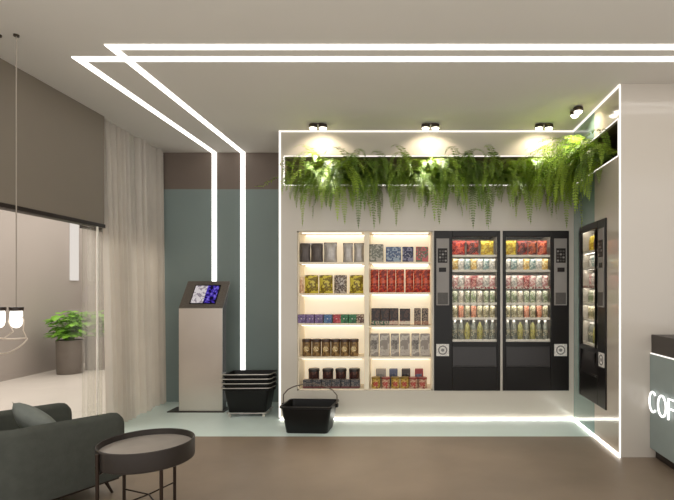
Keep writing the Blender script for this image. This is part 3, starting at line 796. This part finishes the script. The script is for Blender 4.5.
# screen picture: white map page at left, violet picture with dark figures at right
def screen_mat():
    m = bpy.data.materials.new('kiosk_display'); m.use_nodes = True
    nt = m.node_tree; N = nt.nodes; L = nt.links; N.remove(N['Principled BSDF'])
    tc = N.new('ShaderNodeTexCoord'); sp = N.new('ShaderNodeSeparateXYZ'); L.new(tc.outputs['Object'], sp.inputs[0])
    nz = N.new('ShaderNodeTexNoise'); nz.inputs['Scale'].default_value = 26; L.new(tc.outputs['Object'], nz.inputs['Vector'])
    r1 = N.new('ShaderNodeValToRGB'); r1.color_ramp.interpolation = 'CONSTANT'
    r1.color_ramp.elements[0].color = srgb(150, 140, 148); r1.color_ramp.elements[1].position = .48; r1.color_ramp.elements[1].color = srgb(214, 206, 206)
    r2 = N.new('ShaderNodeValToRGB'); r2.color_ramp.interpolation = 'CONSTANT'
    r2.color_ramp.elements[0].color = srgb(24, 18, 50); r2.color_ramp.elements[1].position = .46; r2.color_ramp.elements[1].color = srgb(66, 48, 160)
    e3 = r2.color_ramp.elements.new(.58); e3.color = srgb(120, 104, 206)
    L.new(nz.outputs['Fac'], r1.inputs[0]); L.new(nz.outputs['Fac'], r2.inputs[0])
    gt = N.new('ShaderNodeMath'); gt.operation = 'GREATER_THAN'; gt.inputs[1].default_value = .012; L.new(sp.outputs[0], gt.inputs[0])
    mx = N.new('ShaderNodeMix'); mx.data_type = 'RGBA'
    L.new(gt.outputs[0], mx.inputs['Factor']); L.new(r1.outputs[0], mx.inputs['A']); L.new(r2.outputs[0], mx.inputs['B'])
    e = N.new('ShaderNodeEmission'); e.inputs['Strength'].default_value = .9; L.new(mx.outputs['Result'], e.inputs[0])
    L.new(e.outputs[0], N['Material Output'].inputs['Surface']); return m
MB().box(-hw + .122, hw - .105, .068, Ls - .075, .004, .0055).build('display', screen_mat(), hd)

# ------------------------------------------------------------------ shopping baskets
def rrect(hx, hy, r, z, n=5):
    pts = []
    for cx, cy, a0 in ((hx - r, hy - r, 0), (-hx + r, hy - r, 90), (-hx + r, -hy + r, 180), (hx - r, -hy + r, 270)):
        for i in range(n + 1):
            a = R(a0 + 90 * i / n); pts.append((cx + r * math.cos(a), cy + r * math.sin(a), z))
    return pts
BH = .275
def basket(label, group=None, handle_up=False):
    t = thing('shopping_basket', label, 'shopping basket', group=group)
    s = [rrect(.205, .14, .03, 0), rrect(.210, .145, .03, .004), rrect(.252, .185, .04, BH - .01), rrect(.252, .185, .04, BH)]
    inn = [rrect(.247, .180, .036, BH), rrect(.206, .141, .028, .008)]
    MB().loft(s + inn).build('body', M_basket, t, 50)
    MB().loft([rrect(.252, .185, .04, BH - .022), rrect(.266, .199, .045, BH - .016), rrect(.266, .199, .045, BH), rrect(.248, .181, .037, BH + .001)], cap=False).build('rim', M_basket, t, 40)
    for sg in (-1, 1):
        MB().box(sg * .277 - .014, sg * .277 + .014, -.022, .022, BH - .04, BH - .002, .005).build('handle_pivot', M_basket, t)
    if handle_up:
        pts = [(-.279, 0, BH - .02), (-.279, 0, BH + .08)]
        for i in range(1, 12):
            a = PI * i / 12; pts.append((-.279 + .558 * (i / 12), -.0, BH + .08 + .115 * math.sin(a) ** .55))
        pts += [(.279, 0, BH + .08), (.279, 0, BH - .02)]
        h = MB().tube(pts, .0065, 8).build('handle', M_hand, t, 60)
    else:
        zz = BH + .010
        pts = [(-.284, 0, zz - .012), (-.284, -.10, zz), (-.282, -.16, zz), (-.26, -.198, zz), (-.20, -.206, zz), (.20, -.206, zz), (.26, -.198, zz), (.282, -.16, zz), (.284, -.10, zz), (.284, 0, zz - .012)]
        h = MB().tube(pts, .0055, 8).build('handle', M_wire, t, 60)
    return t
bk = basket('black shopping basket with raised handle alone on teal floor before the shelves', None, True)
bk.location = (at(309, 433, 5.0).x - .018, 5.14, .0); bk.rotation_euler = (0, 0, R(-3))
sb = basket('black shopping basket at the bottom of the stack next to the kiosk', 'stacked shopping baskets')
sx_, sy_ = -1.895, 5.80
labs = ['black shopping basket at the bottom of the stack next to the kiosk', 'black shopping basket second from bottom of the stack', 'black shopping basket third from bottom, just under the stack top', 'topmost empty black shopping basket of the stack']
for i in range(4):
    o = sb if i == 0 else copy_tree(sb)
    o['label'] = labs[i]; o.location = (sx_, sy_, .05 + i * .051); o.rotation_euler = (0, 0, R(2))
st = thing('basket_stand', 'low wire stand with small wheels under the stacked baskets', 'basket stand', (sx_, sy_, 0), R(2))
MB().tube(rrect(.225, .16, .03, .043), .0055, 8, True).build('wire_frame', M_wire, st, 60)
for sgx in (-1, 1):
    for sgy in (-1, 1):
        wv = MB().lathe([(0, -.008), (.016, -.008), (.018, -.004), (.018, .004), (.016, .008), (0, .008)], 14).build('wheel', M_wire, st, 40)
        wv.rotation_euler = (R(90), 0, 0); wv.location = (sgx * .19, sgy * .15, .018)
mb = MB()
for sgy in (-1, 1): mb.tube([(-.22, sgy * .10, .043), (.22, sgy * .10, .043)], .004, 6)
for sgx in (-1, 1):
    for sgy in (-1, 1): mb.tube([(sgx * .19, sgy * .152, .043), (sgx * .19, sgy * .152, .02)], .004, 6)
mb.build('cross_wires', M_wire, st)

# ------------------------------------------------------------------ armchair
def armchair():
    fwd = Vector((.465, .885, 0)); fwd.normalize()
    right = Vector((fwd.y, -fwd.x, 0))
    Pn = Vector((-2.05, 3.56, 0))
    W_ = .745; D_ = .80
    org = Pn - right * (W_ / 2) - fwd * (D_ / 2)
    rz = math.atan2(fwd.y, fwd.x) - PI / 2
    t = thing('armchair', 'grey-green upholstered tub armchair with rounded arms at the window, in front of the round table', 'armchair', org, rz)
    th = .085; zb, zt = .118, .566; rc = .16; rt = .075
    hx, hy = W_ / 2 - th / 2, D_ / 2
    path = []
    n = 14
    for i in range(n + 1): path.append((hx, hy - (hy * 2 - rc - th / 2) * i / n))
    cyb = -hy + rc + th / 2
    for i in range(1, 9): a = R(-90 * i / 8); path.append((hx - rc + rc * math.cos(a), cyb + rc * math.sin(a)))
    for i in range(1, 7): path.append((hx - rc - (2 * (hx - rc)) * i / 7, cyb - rc))
    for i in range(0, 9): a = R(-90 - 90 * i / 8); path.append((-hx + rc + rc * math.cos(a), cyb + rc * math.sin(a)))
    for i in range(1, n + 1): path.append((-hx, cyb + (hy - cyb) * i / n))
    # densify the two ends so the arm fronts round off
    ends = [.0, .008, .022, .042]
    path = [(hx, hy - e_) for e_ in ends] + [p for p in path if not (p[0] == hx and p[1] > hy - .05)]
    path = [p for p in path if not (abs(p[0] + hx) < 1e-6 and p[1] > hy - .05)] + [(-hx, hy - e_) for e_ in reversed(ends)]
    secs = []
    for i, p in enumerate(path):
        a = Vector(path[max(i - 1, 0)]); b = Vector(path[min(i + 1, len(path) - 1)])
        tn = (b - a).normalized(); nn = Vector((-tn.y, tn.x))
        d = min((Vector(p) - Vector(path[0])).length if p[0] == hx else 9, (Vector(p) - Vector(path[-1])).length if abs(p[0] + hx) < 1e-6 else 9)
        top = zt if d >= rt else zt - rt + math.sqrt(max(0, rt * rt - (rt - d) ** 2)) - (.0 if d > 0 else 0)
        top += .025 * min(1.0, max(0.0, (hy - p[1]) / .55))
        # thickness narrows at the very ends
        hwid = th / 2 * (1 if d > .04 else .55 + .45 * math.sqrt(max(0, 1 - (1 - d / .04) ** 2)))
        ring = []; r2 = .036
        prof = [(-hwid, zb), (-hwid, top - r2), (-hwid + r2 * .3, top - r2 * .3), (-hwid + r2, top), (0, top + .004), (hwid - r2, top), (hwid - r2 * .3, top - r2 * .3), (hwid, top - r2), (hwid, zb)]
        if hwid < r2: prof = [(q * hwid / (th / 2), z_) for q, z_ in [(-th / 2, zb), (-th / 2, top - r2), (-th / 2 + r2 * .3, top - r2 * .3), (-th / 2 + r2, top), (0, top + .004), (th / 2 - r2, top), (th / 2 - r2 * .3, top - r2 * .3), (th / 2, top - r2), (th / 2, zb)]]
        for (q, z_) in prof: ring.append((p[0] + nn.x * q, p[1] + nn.y * q, z_))
        secs.append(ring)
    MB().loft(secs).build('shell', M_uph, t, 60)
    ix = W_ / 2 - th
    MB().box(-ix + .003, ix - .003, -D_ / 2 + th + .01, D_ / 2 - .02, .12, .24, .02, 3).build('seat_base', M_uph, t, 50)
    MB().box(-ix + .006, ix - .006, -D_ / 2 + th + .012, D_ / 2 - .01, .24, .345, .035, 4).build('seat_cushion', M_cush, t, 50)
    MB().box(-W_ / 2 + .03, W_ / 2 - .03, -D_ / 2 + .06, D_ / 2 - .03, .095, .117, .004).build('base_frame', M_leg, t)
    for sx2 in (-1, 1):
        for sy2 in (-1, 1):
            MB().tube([(sx2 * .31, sy2 * .34, 0), (sx2 * .29, sy2 * .30, .097)], .011, 10, rr=[.008, .012]).build('leg', M_leg, t, 60)
    return t, fwd, right, org
ch, fwd, right, org = armchair()
# loose cushion on the seat
def cushion():
    mb = MB(); n = 14; s = .165; V = {}
    for side in (-1, 1):
        for i in range(n + 1):
            for j in range(n + 1):
                u, v = -1 + 2 * i / n, -1 + 2 * j / n
                edge = i in (0, n) or j in (0, n)
                if edge and side == 1: V[side, i, j] = V[-1, i, j]; continue
                th = .075 * ((1 - u ** 2) * (1 - v ** 2)) ** .42
                pin = 1 - .07 * (1 - u * u) * (abs(v) ** 3) ; pin2 = 1 - .07 * (1 - v * v) * (abs(u) ** 3)
                V[side, i, j] = mb.bm.verts.new((u * s * pin2, side * th, v * s * pin))
    for side in (-1, 1):
        for i in range(n):
            for j in range(n):
                mb.bm.faces.new((V[side, i, j], V[side, i + 1, j], V[side, i + 1, j + 1], V[side, i, j + 1]))
    return mb.build('cushion', M_cush, None, 180)
cu = cushion()
cp_ = org - fwd * .02 + right * .10
cu.location = (cp_.x, cp_.y, .535)
cu.rotation_euler = (Matrix.Rotation(math.atan2(fwd.y, fwd.x) - PI / 2 + R(-4), 4, 'Z') @ Matrix.Rotation(R(38), 4, 'X') @ Matrix.Rotation(R(40), 4, 'Y')).to_euler()
tag(cu, 'square grey cushion tipped on a corner on the armchair seat', 'cushion')

# ------------------------------------------------------------------ round side table
TX, TY = -267 * 3.107 / 500, 3.107
tb = thing('side_table', 'round dark bronze tray table with slim legs in front of the armchair', 'side table', (TX, TY, 0))
tr = .274
HT = .05
MB().lathe([(0, .380), (tr - .012, .380), (tr - .002, .386), (tr, .398), (tr, .497), (tr - .004, .501), (tr - .010, .499), (tr - .012, .458), (0, .458)], 64).build('tray_rim', M_tside, tb, 35)
MB().lathe([(0, .4585), (tr - .013, .4585), (tr - .013, .464), (0, .464)], 64).build('tray_top', M_ttop, tb, 35)
ths = [235, 149, 315, 78]
lp = []
for i, a in enumerate(ths):
    rr_ = tr + .009 if i == 0 else tr - .02
    x, y = rr_ * math.cos(R(a)), rr_ * math.sin(R(a)); lp.append((x, y))
    top = .488 if i == 0 else .382
    MB().tube([(x, y, 0), (x, y, top)], .010, 10).build('leg', M_leg, tb, 60)
MB().tube([(lp[0][0], lp[0][1], .362), (lp[1][0], lp[1][1], .362)], .007, 8).build('brace', M_leg, tb, 60)
c0 = Vector((.0, .02, .155))
mb = MB()
for (x, y) in lp: mb.tube([(x, y, .145), (c0.x, c0.y, c0.z)], .005, 8)
mb.build('cross_stretcher', M_leg, tb, 60)

# ------------------------------------------------------------------ coffee counter
cx0 = 2.02; cy1 = YF; cy0 = 2.2
ct = thing('coffee_counter', 'teal fronted coffee counter with dark top at right edge', 'counter', (cx0, cy1, 0))
MB().box(.0, .03, cy0 - cy1, -.002, .085, .889, .003).build('front_panel', M_cteal, ct)
MB().box(.03, .62, cy0 - cy1, -.002, .085, .889).build('body', M_cdark, ct)
MB().box(.05, .58, cy0 - cy1 + .03, -.002, 0, .085).build('plinth', M_dark, ct)
MB().box(.012, .64, cy0 - cy1 - .01, -.002, .897, 1.053, .004).build('worktop', M_cdark, ct)
MB().box(.004, .03, cy0 - cy1, -.004, .889, .898).build('light_strip', M_leds, ct)
# neon letters
sg = thing('neon_sign', 'white neon COFFEE lettering on the teal counter front', 'sign', (cx0 - .018, YF, .495), R(-90))
# local x runs left to right for a viewer facing +X ; y into the counter
hh = .084
def arcpts(cx, w_, a0, a1, n=20): return [(cx + w_ * math.cos(R(a0 + (a1 - a0) * i / n)), 0, hh * math.sin(R(a0 + (a1 - a0) * i / n))) for i in range(n + 1)]
tr_ = .0085
def letter(paths, closed=False):
    mb = MB()
    for p in paths: mb.tube(p, tr_, 8, closed)
    mb.build('letter', M_neon, sg, 60)
letter([arcpts(.093, .060, 48, 312)])
letter([arcpts(.247, .064, 0, 345, 23)], True)
def fx(x): return [[(x, 0, -hh), (x, 0, hh), (x + .09, 0, hh)], [(x, 0, .008), (x + .075, 0, .008)]]
letter(fx(.35)); letter(fx(.485))
for x in (.62, .755): letter([[(x + .09, 0, hh), (x, 0, hh), (x, 0, -hh), (x + .09, 0, -hh)], [(x, 0, .005), (x + .078, 0, .005)]])

# ------------------------------------------------------------------ pendant lamps at the left
def pendant(x, y, label, ring=True):
    t = thing('pendant_lamp', label, 'pendant lamp', (x, y, 1.315), 0, 'pendant lamps by the window')
    zc = H - 1.315
    MB().tube([(0, 0, -.02), (0, 0, zc)], .0035, 8).build('cord', M_cord, t)
    MB().lathe([(0, zc), (.018, zc), (.018, zc - .012), (0, zc - .012)], 14).build('ceiling_cap', M_spot, t)
    MB().lathe([(0, .0), (.042, 0), (.042, -.022), (.038, -.026), (0, -.026)], 20).build('socket_cap', M_dark, t, 40)
    MB().lathe([(0, -.026), (.034, -.026), (.036, -.05), (.036, -.10), (.031, -.125), (.018, -.140), (0, -.145)], 20).build('glass_bulb', M_bulb, t, 60)
    if ring:
        pts = []
        for i in range(40):
            a = 2 * PI * i / 40; pts.append((-.06 + .13 * math.cos(a), .05 * math.sin(a), -.25 + .045 * math.sin(a) + .02 * math.cos(2 * a)))
        MB().tube(pts, .006, 6, True).tube([(.02, 0, -.03), (.045, .01, -.09), (.04, .01, -.16), (.06, .02, -.225)], .004, 6).tube([(-.03, 0, -.03), (-.055, 0, -.10), (-.02, 0, -.17), (-.08, -.02, -.22)], .004, 6).build('glass_tube_loop', M_ring, t, 60)
    return t
pendant((16.3 - 414) / 500 * 3.46, 3.46, 'small glowing pendant lamp on thin cord in front of the taupe header')
pendant((-1.5 - 414) / 500 * 3.46, 3.462, 'glowing pendant lamp cut by left edge of view', False)

# ------------------------------------------------------------------ potted plants in the lobby
def plant(px, base, hgt, wpx, label, seed, sc):
    Y = F * EYE / (base - 290.5); X = (px - 414) * Y / F
    t = thing('potted_plant', label, 'plant', (X, Y, -.004), 0, 'planters in the lobby')
    r_ = wpx / 2 * Y / F; h_ = hgt
    mb = MB(); prof = [(0, 0), (r_ * .9, 0), (r_ * .93, .01), (r_, h_), (r_ * .9, h_), (r_ * .88, h_ - .05)]
    mb.lathe(prof, 28).build('pot', M_pot, t, 40)
    MB().lathe([(0, h_ - .045), (r_ * .885, h_ - .05)], 20).build('soil', M_soil, t)
    rnd = random.Random(seed); mb = MB(); ms = MB()
    for i in range(130):
        a = rnd.uniform(0, 2 * PI); rad = rnd.uniform(.02, .27) * sc; zz = h_ + rnd.uniform(.03, .44) * sc + (.36 - rad) * .20
        c = Vector((rad * math.cos(a), rad * math.sin(a), zz)); ln = rnd.uniform(.12, .20) * sc; wd = ln * .42
        d = Vector((math.cos(a + rnd.uniform(-.6, .6)), math.sin(a + rnd.uniform(-.6, .6)), rnd.uniform(-.5, .35))).normalized()
        sd = d.cross(Vector((0, 0, 1))).normalized(); up = sd.cross(d)
        q = [c, c + d * ln * .3 + sd * wd - up * .01, c + d * ln * .7 + sd * wd * .7 - up * .015, c + d * ln - up * .03, c + d * ln * .7 - sd * wd * .7 - up * .015, c + d * ln * .3 - sd * wd - up * .01, c + d * ln * .5 + up * .008]
        mb.faces([tuple(v) for v in q], [(0, 1, 6), (1, 2, 6), (2, 3, 6), (3, 4, 6), (4, 5, 6), (5, 0, 6)])
        ms.tube([(rnd.uniform(-.05, .05), rnd.uniform(-.05, .05), h_ - .06), (c.x * .5, c.y * .5, (h_ + c.z) / 2 + .03), tuple(c)], .004, 5)
    mb.build('leaves', M_leaf, t, 60); ms.build('stems', M_leaf, t)
plant(70, 373, .58, 24, 'leafy green plant in grey round planter on the pale lobby floor, nearer one', 5, 1.0)
plant(98.5, 368.5, .60, 24, 'leafy plant in grey planter half hidden behind the glass hazed with the curtain reflection', 8, .9)

# ------------------------------------------------------------------ lights and world
area('room_fill', (-.6, 2.2, H - .03), 4.6, 24, (1, .96, .91), (0, 0, 0), 2.6)  # unseen area light added as soft general fill
area('room_fill_behind', (-.3, -.6, H - .03), 5.0, 14, (1, .96, .91), (R(18), 0, 0), 2.0)  # added fill from behind the camera, no fixture modelled
area('lobby_fill', (-4.9, 6.5, H - .02), 2.6, 235, (1, .97, .92), (0, 0, 0), 8.0)  # unseen overhead area light added to light the lobby
w_ = bpy.data.worlds.new('world'); scene.world = w_; w_.use_nodes = True
bg = w_.node_tree.nodes['Background']; bg.inputs[0].default_value = (1, .97, .93, 1); bg.inputs[1].default_value = 1.5
vs = scene.view_settings
vs.view_transform = 'Standard'; vs.look = 'None'; vs.gamma = 1; vs.use_curve_mapping = False; vs.exposure = 0.0
scene.cycles.max_bounces = 10
scene.cycles.transparent_max_bounces = 16
scene.cycles.sample_clamp_indirect = 4.0
